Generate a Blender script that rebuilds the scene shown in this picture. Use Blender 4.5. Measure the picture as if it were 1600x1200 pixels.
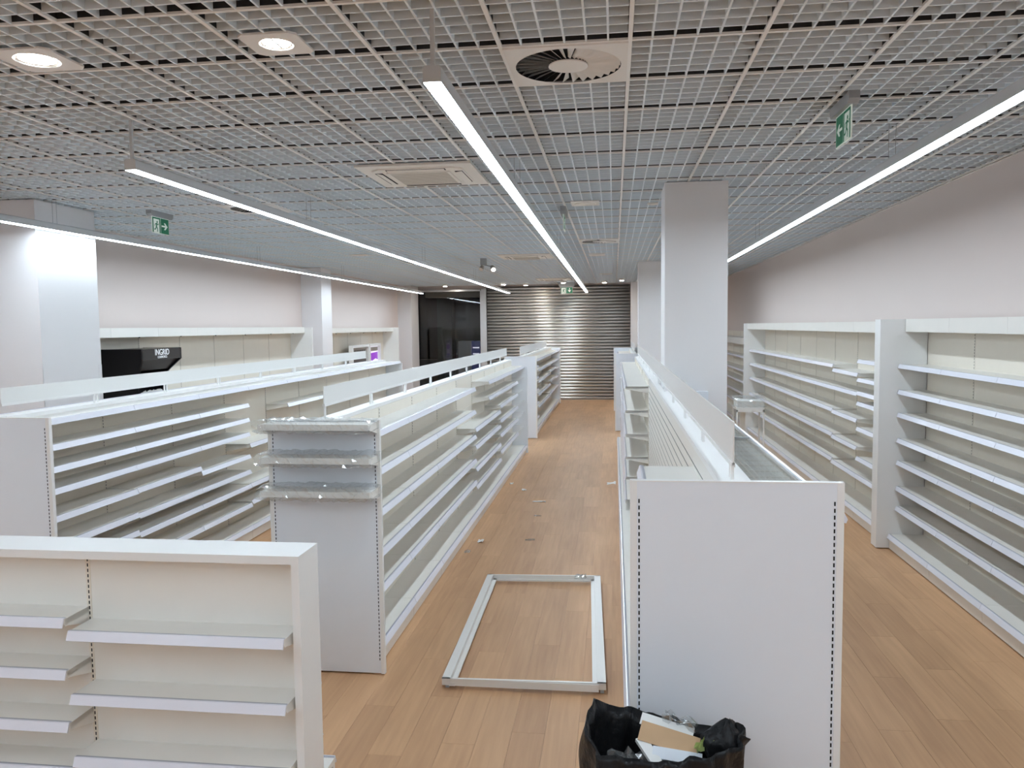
import bpy, math, random
from mathutils import Vector, Matrix
random.seed(7)
for o in list(bpy.data.objects): bpy.data.objects.remove(o, do_unlink=True)
SC = bpy.context.scene
COL = SC.collection

# ------------------------------------------------------------------ camera
CAMH = 2.31
YAW, PITCH, ROLL, FPX = 0.12765, 0.07182, -0.01202, 1245.6
def camera():
    f = Vector((-math.sin(YAW)*math.cos(PITCH), math.cos(YAW)*math.cos(PITCH), -math.sin(PITCH)))
    r = Vector((math.cos(YAW), math.sin(YAW), 0)); u = r.cross(f)
    r2 = math.cos(ROLL)*r + math.sin(ROLL)*u; u2 = -math.sin(ROLL)*r + math.cos(ROLL)*u
    cd = bpy.data.cameras.new('camera'); cd.sensor_width = 36; cd.lens = FPX/1600*36
    cd.clip_start = .05; cd.clip_end = 200
    c = bpy.data.objects.new('camera', cd); COL.objects.link(c)
    m = Matrix((r2, u2, -f)).transposed().to_4x4(); m.translation = (0, 0, CAMH)
    c.matrix_world = m; SC.camera = c
camera()
w = bpy.data.worlds.new('world'); SC.world = w; w.use_nodes = True
w.node_tree.nodes['Background'].inputs[0].default_value = (.02, .022, .025, 1)
w.node_tree.nodes['Background'].inputs[1].default_value = .3
SC.view_settings.view_transform = 'Standard'; SC.view_settings.look = 'None'
SC.view_settings.gamma = 1; SC.view_settings.use_curve_mapping = False
SC.view_settings.exposure = 1.76
SC.cycles.diffuse_bounces = 5; SC.cycles.max_bounces = 8; SC.cycles.caustics_reflective = False; SC.cycles.caustics_refractive = False
STRIP = 13.0            # radiance of the LED strips
SPOT = 14.0             # radiance of the small ceiling spots
ZC = 3.61               # ceiling grid height

# ------------------------------------------------------------------ materials
MATS = {}
def mat(name, col, rough=.5, metal=0., spec=.5, emit=None, estr=0., var=0., nscale=6., bump=0., bscale=60., alpha=1., trans=0., ior=1.45, stretch=None):
    m = bpy.data.materials.new(name); m.use_nodes = True
    nt = m.node_tree; b = nt.nodes['Principled BSDF']
    b.inputs['Base Color'].default_value = (*col, 1); b.inputs['Roughness'].default_value = rough
    b.inputs['Metallic'].default_value = metal; b.inputs['Specular IOR Level'].default_value = spec
    b.inputs['IOR'].default_value = ior
    if trans: b.inputs['Transmission Weight'].default_value = trans
    if alpha < 1: b.inputs['Alpha'].default_value = alpha
    if emit: b.inputs['Emission Color'].default_value = (*emit, 1); b.inputs['Emission Strength'].default_value = estr
    tc = nt.nodes.new('ShaderNodeTexCoord'); vec = tc.outputs['Object']
    if stretch:
        mp = nt.nodes.new('ShaderNodeMapping'); mp.inputs['Scale'].default_value = stretch
        nt.links.new(vec, mp.inputs[0]); vec = mp.outputs[0]
    if var:
        n = nt.nodes.new('ShaderNodeTexNoise'); n.inputs['Scale'].default_value = nscale; n.inputs['Detail'].default_value = 3
        nt.links.new(vec, n.inputs['Vector'])
        mr = nt.nodes.new('ShaderNodeMapRange'); mr.inputs['To Min'].default_value = 1-var; mr.inputs['To Max'].default_value = 1+var
        nt.links.new(n.outputs['Fac'], mr.inputs['Value'])
        mx = nt.nodes.new('ShaderNodeMix'); mx.data_type = 'RGBA'; mx.blend_type = 'MULTIPLY'; mx.inputs[0].default_value = 1
        mx.inputs[6].default_value = (*col, 1); nt.links.new(mr.outputs[0], mx.inputs[7])
        nt.links.new(mx.outputs[2], b.inputs['Base Color'])
    if bump:
        n2 = nt.nodes.new('ShaderNodeTexNoise'); n2.inputs['Scale'].default_value = bscale; n2.inputs['Detail'].default_value = 4
        nt.links.new(vec, n2.inputs['Vector'])
        bp = nt.nodes.new('ShaderNodeBump'); bp.inputs['Strength'].default_value = bump; bp.inputs['Distance'].default_value = .01
        nt.links.new(n2.outputs['Fac'], bp.inputs['Height']); nt.links.new(bp.outputs[0], b.inputs['Normal'])
    MATS[name] = m
    return m
mat('shelf_paint', (.81, .785, .735), .38, var=.02)
mat('back_paint', (.79, .735, .64), .45, var=.02)
mat('panel_paint', (.80, .835, .885), .42, var=.015)
mat('white_trim', (.84, .835, .82), .35)
mat('rail_pvc', (.80, .805, .88), .22)
mat('rail_groove', (.36, .37, .42), .3)
mat('slot_dark', (.012, .012, .014), .8)
mat('wall_paint', (.70, .61, .57), .75, var=.015, nscale=1.2)
mat('column_paint', (.81, .795, .80), .6, var=.01, nscale=2)
mat('ceiling_metal', (.80, .875, .93), .45)
mat('tbar_metal', (.86, .855, .84), .45)
mat('plenum_dark', (.03, .031, .034), .9, var=.5, nscale=4)
mat('plate_white', (.80, .775, .74), .4)
mat('ac_white', (.80, .755, .69), .4)
mat('ac_grill', (.50, .46, .40), .5)
mat('dark_gap', (.02, .02, .02), .8)
mat('lamp_body', (.62, .64, .66), .4)
mat('led_diffuser', (.9, .9, .9), .5, emit=(.775, .905, 1.02), estr=STRIP)
mat('spot_glow', (.9, .9, .9), .5, emit=(1, .93, .84), estr=SPOT)
mat('far_spot_glow', (.9, .9, .9), .5, emit=(1, .92, .82), estr=90)
mat('alu', (.62, .62, .62), .35, metal=.9)
mat('frame_white', (.80, .785, .755), .35)
mat('header_acryl', (.80, .80, .78), .3, trans=.0)
mat('header_frost', (.80, .79, .77), .25)
mat('shutter_metal', (.84, .84, .83), .36, metal=1.0, var=.12, nscale=.9, bump=.06, bscale=3)
def glass_mat():
    m = bpy.data.materials.new('glass'); m.use_nodes = True; nt = m.node_tree; N = nt.nodes.new; L = nt.links.new
    nt.nodes.remove(nt.nodes['Principled BSDF'])
    tr = N('ShaderNodeBsdfTransparent'); tr.inputs[0].default_value = (.985, .99, .985, 1); gl = N('ShaderNodeBsdfGlossy'); gl.inputs['Roughness'].default_value = .02
    lw = N('ShaderNodeLayerWeight'); lw.inputs[0].default_value = .5; pw = N('ShaderNodeMath'); pw.operation = 'POWER'; pw.inputs[1].default_value = 5; L(lw.outputs['Facing'], pw.inputs[0])
    fr = N('ShaderNodeMath'); fr.operation = 'MULTIPLY_ADD'; fr.inputs[1].default_value = .9; fr.inputs[2].default_value = .04; L(pw.outputs[0], fr.inputs[0]); mx = N('ShaderNodeMixShader')
    L(fr.outputs[0], mx.inputs[0]); L(tr.outputs[0], mx.inputs[1]); L(gl.outputs[0], mx.inputs[2]); L(mx.outputs[0], nt.nodes['Material Output'].inputs[0])
    MATS['glass'] = m
glass_mat()
mat('case_interior', (.80, .76, .69), .5)
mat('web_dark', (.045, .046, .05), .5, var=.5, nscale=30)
mat('acryl_clear', (.95, .96, .96), .08, alpha=.22)
def film_mat():
    m = bpy.data.materials.new('film'); m.use_nodes = True; nt = m.node_tree; N = nt.nodes.new; L = nt.links.new
    nt.nodes.remove(nt.nodes['Principled BSDF']); out = nt.nodes['Material Output']
    tr = N('ShaderNodeBsdfTransparent'); tr.inputs[0].default_value = (.97, .98, .98, 1)
    gl = N('ShaderNodeBsdfGlossy'); gl.inputs['Roughness'].default_value = .06
    df = N('ShaderNodeBsdfTranslucent'); df.inputs[0].default_value = (.95, .96, .97, 1)
    d2 = N('ShaderNodeBsdfDiffuse'); d2.inputs[0].default_value = (.95, .96, .97, 1)
    dd = N('ShaderNodeMixShader'); dd.inputs[0].default_value = .6; L(df.outputs[0], dd.inputs[1]); L(d2.outputs[0], dd.inputs[2])
    a = N('ShaderNodeMixShader'); a.inputs[0].default_value = .7; L(dd.outputs[0], a.inputs[1]); L(gl.outputs[0], a.inputs[2])
    lw = N('ShaderNodeLayerWeight'); lw.inputs[0].default_value = .25
    mr = N('ShaderNodeMapRange'); mr.inputs['To Min'].default_value = .13; mr.inputs['To Max'].default_value = .8; L(lw.outputs['Facing'], mr.inputs['Value'])
    b = N('ShaderNodeMixShader'); L(mr.outputs[0], b.inputs[0])
    L(tr.outputs[0], b.inputs[1]); L(a.outputs[0], b.inputs[2]); L(b.outputs[0], out.inputs[0]); MATS['film'] = m
film_mat()
mat('black_gloss', (.009, .008, .009), .3, spec=.18)
mat('bag_plastic', (.010, .010, .011), .32, spec=.28, bump=.9, bscale=22)
mat('brown_fascia', (.035, .030, .028), .25)
mat('letter_white', (.85, .85, .87), .4, emit=(.9, .93, 1), estr=.05)
mat('exit_green', (.005, .15, .075), .4, emit=(0, .30, .14), estr=.03)
mat('exit_white', (.80, .85, .80), .4, emit=(.8, .95, .85), estr=.05)
mat('housing_grey', (.36, .37, .38), .45)
mat('cardboard', (.58, .38, .22), .8, var=.08, nscale=12)
mat('foam_white', (.80, .80, .78), .6)
mat('tape_lime', (.55, .62, .25), .4)
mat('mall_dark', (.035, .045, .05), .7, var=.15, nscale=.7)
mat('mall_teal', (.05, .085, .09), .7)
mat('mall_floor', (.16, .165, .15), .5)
mat('purple_screen', (.1, .02, .2), .3, emit=(.34, .06, .60), estr=.22, var=0)
mat('screen_white', (.8, .8, .85), .3, emit=(.85, .85, 1), estr=.2)
mat('blue_screen', (.01, .015, .08), .3, emit=(.05, .06, .25), estr=.06)
mat('poster_dark', (.10, .085, .075), .5)
mat('poster_grey', (.36, .34, .31), .5)
mat('red_pack', (.30, .05, .05), .4)

def wood():
    m = bpy.data.materials.new('floor_wood'); m.use_nodes = True; nt = m.node_tree; b = nt.nodes['Principled BSDF']
    N = nt.nodes.new; L = nt.links.new
    tc = N('ShaderNodeTexCoord'); oi = N('ShaderNodeObjectInfo'); geo = N('ShaderNodeNewGeometry')
    # world position so that the grain runs on along the board, offset per board
    add = N('ShaderNodeVectorMath'); add.operation = 'ADD'; L(geo.outputs['Position'], add.inputs[0])
    cm = N('ShaderNodeCombineXYZ'); mu = N('ShaderNodeMath'); mu.operation = 'MULTIPLY'; mu.inputs[1].default_value = 37
    L(oi.outputs['Random'], mu.inputs[0]); L(mu.outputs[0], cm.inputs[1]); L(cm.outputs[0], add.inputs[1])
    mp = N('ShaderNodeMapping'); mp.inputs['Scale'].default_value = (30, 1.6, 1); L(add.outputs[0], mp.inputs[0])
    n = N('ShaderNodeTexNoise'); n.inputs['Scale'].default_value = 1.; n.inputs['Detail'].default_value = 5; n.inputs['Distortion'].default_value = .4
    L(mp.outputs[0], n.inputs['Vector'])
    mp2 = N('ShaderNodeMapping'); mp2.inputs['Scale'].default_value = (3.5, 1.1, 1); L(geo.outputs['Position'], mp2.inputs[0])
    n2 = N('ShaderNodeTexNoise'); n2.inputs['Scale'].default_value = 1.; n2.inputs['Detail'].default_value = 2; L(mp2.outputs[0], n2.inputs['Vector'])
    cr = N('ShaderNodeValToRGB'); e = cr.color_ramp.elements
    e[0].position = .2; e[0].color = (.44, .245, .130, 1); e[1].position = .85; e[1].color = (.72, .435, .235, 1)
    mixv = N('ShaderNodeMath'); mixv.operation = 'MULTIPLY_ADD'; mixv.inputs[1].default_value = .45; L(n.outputs['Fac'], mixv.inputs[0])
    s2 = N('ShaderNodeMath'); s2.operation = 'MULTIPLY_ADD'; s2.inputs[1].default_value = .18; L(oi.outputs['Random'], s2.inputs[0])
    s3 = N('ShaderNodeMath'); s3.operation = 'MULTIPLY'; s3.inputs[1].default_value = .36; L(n2.outputs['Fac'], s3.inputs[0]); L(s3.outputs[0], s2.inputs[2])
    L(s2.outputs[0], mixv.inputs[2]); L(mixv.outputs[0], cr.inputs[0]); L(cr.outputs[0], b.inputs['Base Color'])
    b.inputs['Roughness'].default_value = .5; b.inputs['Specular IOR Level'].default_value = .35
    MATS['floor_wood'] = m
wood()

# ------------------------------------------------------------------ helpers
class MB:
    """collects simple solids into one mesh; every face carries a material slot"""
    def __init__(s): s.v = []; s.f = []; s.m = []
    def quad(s, pts, mi=0):
        n = len(s.v); s.v += [tuple(p) for p in pts]; s.f.append(tuple(range(n, n+len(pts)))); s.m.append(mi)
    def box(s, x0, x1, y0, y1, z0, z1, mi=0, top=True):
        n = len(s.v)
        s.v += [(x0,y0,z0),(x1,y0,z0),(x1,y1,z0),(x0,y1,z0),(x0,y0,z1),(x1,y0,z1),(x1,y1,z1),(x0,y1,z1)]
        fs = [(0,3,2,1),(0,1,5,4),(1,2,6,5),(2,3,7,6),(3,0,4,7)] + ([(4,5,6,7)] if top else [])
        for q in fs: s.f.append(tuple(n+i for i in q)); s.m.append(mi)
        return s
    def extr(s, prof, a0, a1, axis='y', mi=0, face_m=None):
        """profile of (p,q) points extruded: axis y -> p=x,q=z ; axis x -> p=y,q=z ; axis z -> p=x,q=y"""
        def P(p, q, a): return {'y': (p, a, q), 'x': (a, p, q), 'z': (p, q, a)}[axis]
        n = len(s.v); k = len(prof)
        s.v += [P(p, q, a0) for p, q in prof] + [P(p, q, a1) for p, q in prof]
        for i in range(k):
            j = (i+1) % k
            s.f.append((n+i, n+j, n+k+j, n+k+i)); s.m.append(face_m.get(i, mi) if face_m else mi)
        s.f.append(tuple(n+i for i in reversed(range(k)))); s.m.append(mi)
        s.f.append(tuple(n+k+i for i in range(k))); s.m.append(mi)
        return s
    def cyl(s, p0, p1, r0, r1=None, seg=10, mi=0):
        r1 = r0 if r1 is None else r1
        p0 = Vector(p0); p1 = Vector(p1); d = (p1-p0).normalized()
        a = Vector((1,0,0)) if abs(d.x) < .9 else Vector((0,1,0)); u = d.cross(a).normalized(); v = d.cross(u)
        n = len(s.v)
        for p, r in ((p0, r0), (p1, r1)):
            for i in range(seg):
                t = 2*math.pi*i/seg; s.v.append(tuple(p + u*math.cos(t)*r + v*math.sin(t)*r))
        for i in range(seg):
            j = (i+1) % seg; s.f.append((n+i, n+j, n+seg+j, n+seg+i)); s.m.append(mi)
        s.f.append(tuple(n+i for i in reversed(range(seg)))); s.m.append(mi)
        s.f.append(tuple(n+seg+i for i in range(seg))); s.m.append(mi)
        return s
    def mesh(s, name, mats):
        me = bpy.data.meshes.new(name); me.from_pydata(s.v, [], s.f)
        for m in ([mats] if isinstance(mats, str) else mats): me.materials.append(MATS[m])
        me.polygons.foreach_set('material_index', s.m)
        import bmesh
        bm = bmesh.new(); bm.from_mesh(me); bmesh.ops.recalc_face_normals(bm, faces=bm.faces); bm.to_mesh(me); bm.free()
        me.update(); return me
    def build(s, name, mats, parent=None, loc=(0,0,0), rz=0):
        return link(name, s.mesh(name, mats), parent, loc, rz)
def link(name, data, parent=None, loc=(0,0,0), rz=0):
    o = bpy.data.objects.new(name, data); COL.objects.link(o); o.location = loc
    if rz: o.rotation_euler = (0, 0, rz)
    if parent: o.parent = parent
    return o
def empty(name, loc, rz=0): 
    o = link(name, None, None, loc, rz); o.empty_display_size = .1; return o
def tag(o, label, cat, group=None, kind=None):
    o['label'] = label; o['category'] = cat
    if group: o['group'] = group
    if kind: o['kind'] = kind
    return o
def struct(o): o['kind'] = 'structure'; return o
def smooth(o):
    for p in o.data.polygons: p.use_smooth = True
    return o
CACHE = {}
def cached(key, fn):
    if key not in CACHE: CACHE[key] = fn()
    return CACHE[key]

# ------------------------------------------------------------------ floor
XL, XR, Y0, Y1 = -6.6, 3.13, -7.0, 25.0
floor = struct(MB().box(XL-.3, XR+.3, Y0, Y1+.2, -.12, -.012).build('floor', 'floor_wood'))
PW, PL = .188, 1.26
def plank_mesh(ln):
    g = .0006
    return cached(('plank', round(ln, 3)), lambda: MB().box(g, PW-g, g, ln-g, -.012, 0).mesh('plank', 'floor_wood'))
rest = MB(); zones = [(-1.75, .16, 2.3, 25.0), (.80, 2.95, 3.2, 10.6)]
ncol = int((XR-XL)/PW)+1; npl = 0
for c in range(ncol):
    x = XL + c*PW; off = (c*.437 % 1.)*PL
    y = Y0 - off
    while y < Y1:
        a, b_ = max(y, Y0), min(y+PL, Y1)
        if b_-a > .02 and x + PW/2 < XR:
            hit = any(x+PW > z[0] and x < z[1] and b_ > z[2] and a < z[3] for z in zones)
            if hit and npl < 300:
                link('plank', plank_mesh(b_-a), floor, (x, a, 0)); npl += 1
            else: rest.box(x+.0006, x+PW-.0006, a+.0006, b_-.0006, -.012, 0)
        y += PL
r_ = rest.build('plank_field', 'floor_wood', floor); r_['kind'] = 'stuff'

# ------------------------------------------------------------------ walls
WT = 4.2
struct(MB().box(XR, XR+.2, Y0, Y1+.2, 0, WT).build('wall_right', 'wall_paint'))
struct(MB().box(XL-.2, XL, Y0, Y1+.2, 0, WT).build('wall_left', 'wall_paint'))
struct(MB().box(XL-.2, XR+.2, Y0-.2, Y0, 0, WT).build('wall_rear', 'wall_paint'))
struct(MB().box(-6.30, .51, Y1+.06, Y1+.25, 3.50, WT).build('wall_back_top', 'wall_paint'))
struct(MB().box(.52, XR, Y1-.05, Y1+.25, 0, WT).build('wall_back_right', 'wall_paint'))
struct(MB().box(XL, -6.30, Y1-.05, Y1+.25, 0, WT).build('wall_back_left', 'wall_paint'))
def column(x0, x1, y0, y1, guards=False):
    o = struct(MB().box(x0, x1, y0, y1, 0, ZC-.006).build('wall_column', 'column_paint'))
    if guards:
        for gx, gy, sx, sy in guards:
            g = MB(); g.box(min(gx, gx-sx*.05), max(gx, gx-sx*.05), gy-.004*(-sy), gy, .1, 1.95) if 0 else None
            g = MB()
            g.box(*sorted((gx+sx*.003, gx-sx*.05)), *sorted((gy+sy*.003, gy)), .1, 1.95)
            g.box(*sorted((gx+sx*.003, gx)), *sorted((gy+sy*.003, gy-sy*.05)), .1, 1.95)
            g.build('corner_guard', 'column_paint', o)
    return o
column(.465, 1.03, 7.50, 8.06)
column(.50, 1.05, 16.55, 17.15)
column(.51, 1.05, 24.3, 24.94)
column(XL+.001, -5.60, 7.22, 8.13, [(-5.60, 7.22, 1, -1), (-5.60, 8.13, 1, 1)])
column(XL+.001, -6.15, 16.35, 16.95)
column(XL+.001, -6.17, 24.0, 24.9)

# ------------------------------------------------------------------ ceiling: open cell tiles in a T-bar grid
GX0, GY0 = -2.9225, 3.1856
KX = range(-6, 10); JY = range(-17, 36)
ceil = struct(MB().box(XL-.1, XR+.1, Y0-.1, Y1+.1, ZC+.52, ZC+.58).build('ceiling', 'plenum_dark'))
def tile_mesh():
    b = MB(); h = .05; t = .0046
    for i in range(1, 6):
        b.box(.012, .588, i*.1-t, i*.1+t, 0, h, top=False)
        b.box(i*.1-t, i*.1+t, .012, .588, 0, h, top=False)
    return b.mesh('ceiling_tile', 'ceiling_metal')
TM = tile_mesh()
skip = {(4, 1), (4, 15), (-2, 8)}
vis = []
for k in KX:
    for j in JY:
        if (k, j) in skip: continue
        x, y = GX0+k*.6, GY0+j*.6
        if y+.6 > Y1 or y < Y0: continue
        cx, cy = x+.3, y+.3
        # in the photograph's field of view? (a plain distance and angle test)
        a = math.atan2(cx, cy)
        inview = cy > 2.7 and -.72 < a < .47
        vis.append((0 if inview else 1, cx*cx+cy*cy, x, y))
vis.sort()
restc = MB()
tv = [v.co.copy() for v in TM.vertices]; tf = [tuple(p.vertices) for p in TM.polygons]
for i, (_, _, x, y) in enumerate(vis):
    if i < 300: link('ceiling_tile', TM, ceil, (x, y, ZC))
    else:
        n = len(restc.v); restc.v += [(v.x+x, v.y+y, v.z+ZC) for v in tv]
        restc.f += [tuple(n+q for q in f) for f in tf]; restc.m += [0]*len(tf)
me = bpy.data.meshes.new('tile_field'); me.from_pydata(restc.v, [], restc.f); me.materials.append(MATS['ceiling_metal'])
o = link('tile_field', me, ceil); o['kind'] = 'stuff'
for k in range(-6, 11):
    x = GX0+k*.6
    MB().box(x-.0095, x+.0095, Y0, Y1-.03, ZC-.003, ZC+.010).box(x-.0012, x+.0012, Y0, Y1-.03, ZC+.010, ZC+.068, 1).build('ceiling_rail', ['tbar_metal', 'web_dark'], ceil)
for j in range(-17, 37):
    y = GY0+j*.6
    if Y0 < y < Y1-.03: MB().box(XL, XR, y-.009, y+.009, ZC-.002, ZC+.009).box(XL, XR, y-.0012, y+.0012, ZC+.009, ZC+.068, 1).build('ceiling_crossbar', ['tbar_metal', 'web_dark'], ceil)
# wall angle along the right and left edge
for x0, x1 in ((XR-.02, XR), (XL, XL+.02)):
    MB().box(x0, x1, Y0, Y1-.03, ZC-.002, ZC+.002).build('ceiling_edge_trim', 'tbar_metal', ceil)

# ------------------------------------------------------------------ shelving kit (run along local +y, shelves face +x or -x)
def board_mesh(d, ln, th=.028, m='shelf_paint'):
    return cached(('board', d, ln, th, m), lambda: MB().box(0, d, .002, ln-.002, -th, 0).mesh('shelf', m))
def rail_mesh(ln):
    def f():
        pr = [(-.016, -.001), (-.016, .004), (-.004, .005), (.003, .004), (.019, -.036), (.014, -.039), (.0, -.006)]
        return MB().extr(pr, .003, ln-.003, 'y', 0, {1: 1}).mesh('price_rail', ['rail_pvc', 'rail_groove'])
    return cached(('rail', ln), f)
def bracket_mesh(d):
    return cached(('br', d), lambda: MB().extr([(0, .0), (d-.004, .0), (d-.004, -.034), (d*.86, -.036), (0, -.08)], 0, .004, 'y').mesh('bracket', 'shelf_paint'))
def shelf(root, side, u, z, d, ln, v0=0., brackets=True, rail=True, name='shelf'):
    ln = round(ln, 4); d = round(d, 4)
    if side > 0: o = link(name, board_mesh(d, ln), root, (v0, u, z))
    else: o = link(name, board_mesh(d, ln), root, (-v0, u+ln, z), math.pi)
    if rail: link('price_rail', rail_mesh(ln), o, (d, 0, 0))
    if brackets:
        link('bracket', bracket_mesh(d), o, (0, .002, -.001)); link('bracket', bracket_mesh(d), o, (0, ln-.006, -.001))
    return o
def base_bay(root, side, u, ln, d, v0=0., z=.155, seg=True):
    ln = round(ln, 4); d = round(d, 4)
    def bm(): return MB().box(0, d, .0015, ln-.0015, -.03, 0).mesh('base_shelf', 'shelf_paint')
    def km(): return MB().box(d-.035, d-.006, .003, ln-.003, -z+.012, -.034).box(.0, d-.09, .01, ln-.01, -z+.002, -.031).mesh('kick_plate', 'shelf_paint')
    m = cached(('base', d, ln), bm); k = cached(('kick', d, ln, z), km)
    if side > 0: o = link('base_shelf', m, root, (v0, u, z))
    else: o = link('base_shelf', m, root, (-v0, u+ln, z), math.pi)
    link('price_rail', rail_mesh(ln), o, (d, 0, 0)); link('kick_plate', k, o)
    return o
def back_bay(root, side, u, ln, z0, z1, v0, th=.02, n=4, m='back_paint'):
    h = (z1-z0)/n
    me = cached(('back', ln, round(h, 4), th, m), lambda: MB().box(0, th, .002, ln-.002, .0015, h-.0015).mesh('back_panel', m))
    for i in range(n):
        if side > 0: link('back_panel', me, root, (v0-th, u, z0+i*h))
        else: link('back_panel', me, root, (-v0+th, u+ln, z0+i*h), math.pi)
def slots_mesh(z0, z1, w=.0055, pitch=.0259, hh=.0155, ax='x'):
    b = MB(); z = z0
    while z+hh < z1:
        b.box(-w/2, w/2, -.0008, .0012, z, z+hh) if ax == 'x' else b.box(-.0008, .0012, -w/2, w/2, z, z+hh)
        z += pitch
    return b.mesh('slot_strip', 'slot_dark')
def upright(root, side, u, v0, z1, w=.024, z0=.16):
    """slotted upright standing proud of the back panels at a bay joint"""
    s = 1 if side > 0 else -1
    x0, x1 = sorted((s*(v0-.03), s*(v0+.0025)))
    o = MB().box(x0, x1, u-w/2, u+w/2, 0.02, z1).build('upright', 'back_paint', root)
    me = cached(('slots', z1, z0), lambda: slots_mesh(z0, z1-.01, ax='y'))
    link('slot_strip', me, o, (s*(v0+.0025), u, 0))
    return o
def end_panel(root, u, half, h, th=.03, lo=None, slots=0, m='panel_paint', trim=True):
    a, b_ = (-half, half) if lo is None else lo
    e = .026 if trim else 0
    o = MB().box(a+e, b_-e, u+.002, u+th, .012, h-.004).build('end_panel', m, root)
    if trim:
        for x0, x1 in ((a, a+e), (b_-e, b_)):
            q = MB().box(x0, x1, u, u+th, .008, h).build('edge_post', 'white_trim', o)
        MB().box(a+e, b_-e, u, u+th, h-.004, h).build('top_trim', 'white_trim', o)
    if slots:
        me = cached(('eslots', h), lambda: slots_mesh(.1, h-.05))
        for x in (a+.034, b_-.034): link('slot_strip', me, o, (x, u+.0015, 0))
    return o
def header(root, u0, u1, z0, z1, posts, x=0, m='header_acryl', zb=1.716):
    h = MB().box(x-.003, x+.003, u0, u1, z0, z1).build('header_board', m, root)
    MB().box(x-.007, x+.007, u0, u1, z0-.008, z0+.010).build('header_rail', 'white_trim', h)
    for u in posts:
        for d in (-.022, .022):
            MB().box(x-.006, x+.006, u+d-.006, u+d+.006, zb-.02, z0).build('header_post', 'white_trim', h)

# ------------------------------------------------------------------ front low gondola (runs along x in the picture's lower left)
def front_gondola():
    R = tag(empty('gondola_shelf', (-1.396, 3.465, 0), math.pi/2),
            'low white double-sided gondola in the lower left corner with a thick white top board', 'shelving')
    # local +y -> world -x ; local +x -> world +y
    B = 1.05; n = 2
    MB().box(-.132, .098, 0, .036, .01, 1.30).build('end_post', 'white_trim', R)
    MB().box(-.132, .098, .036+n*B+.01, .036+n*B+.046, .01, 1.30).build('end_post', 'white_trim', R)
    MB().box(-.1318, .098, .036, .036+n*B+.01, 1.262, 1.30).build('top_board', 'white_trim', R)
    for s in (-1, 1):
        for i in range(n):
            back_bay(R, s, .04+i*B, B, .155, 1.262, .03, n=1, m='shelf_paint')
        for i in range(1, n): upright(R, s, .04+i*B, .03, 1.262)
        for i in range(n): base_bay(R, s, .04+i*B, B, .335, .03, z=.10)
    lv = [[.945, .645, .348], [1.002, .758, .51, .293]]
    for i in range(n):
        for z in lv[i]: shelf(R, -1, .045+i*B, z, .172, B-.012, .03)
        for z in (1.181, .994, .802, .584, .32): shelf(R, 1, .05+i*B, z, .19, B-.012, .03)
front_gondola()

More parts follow.
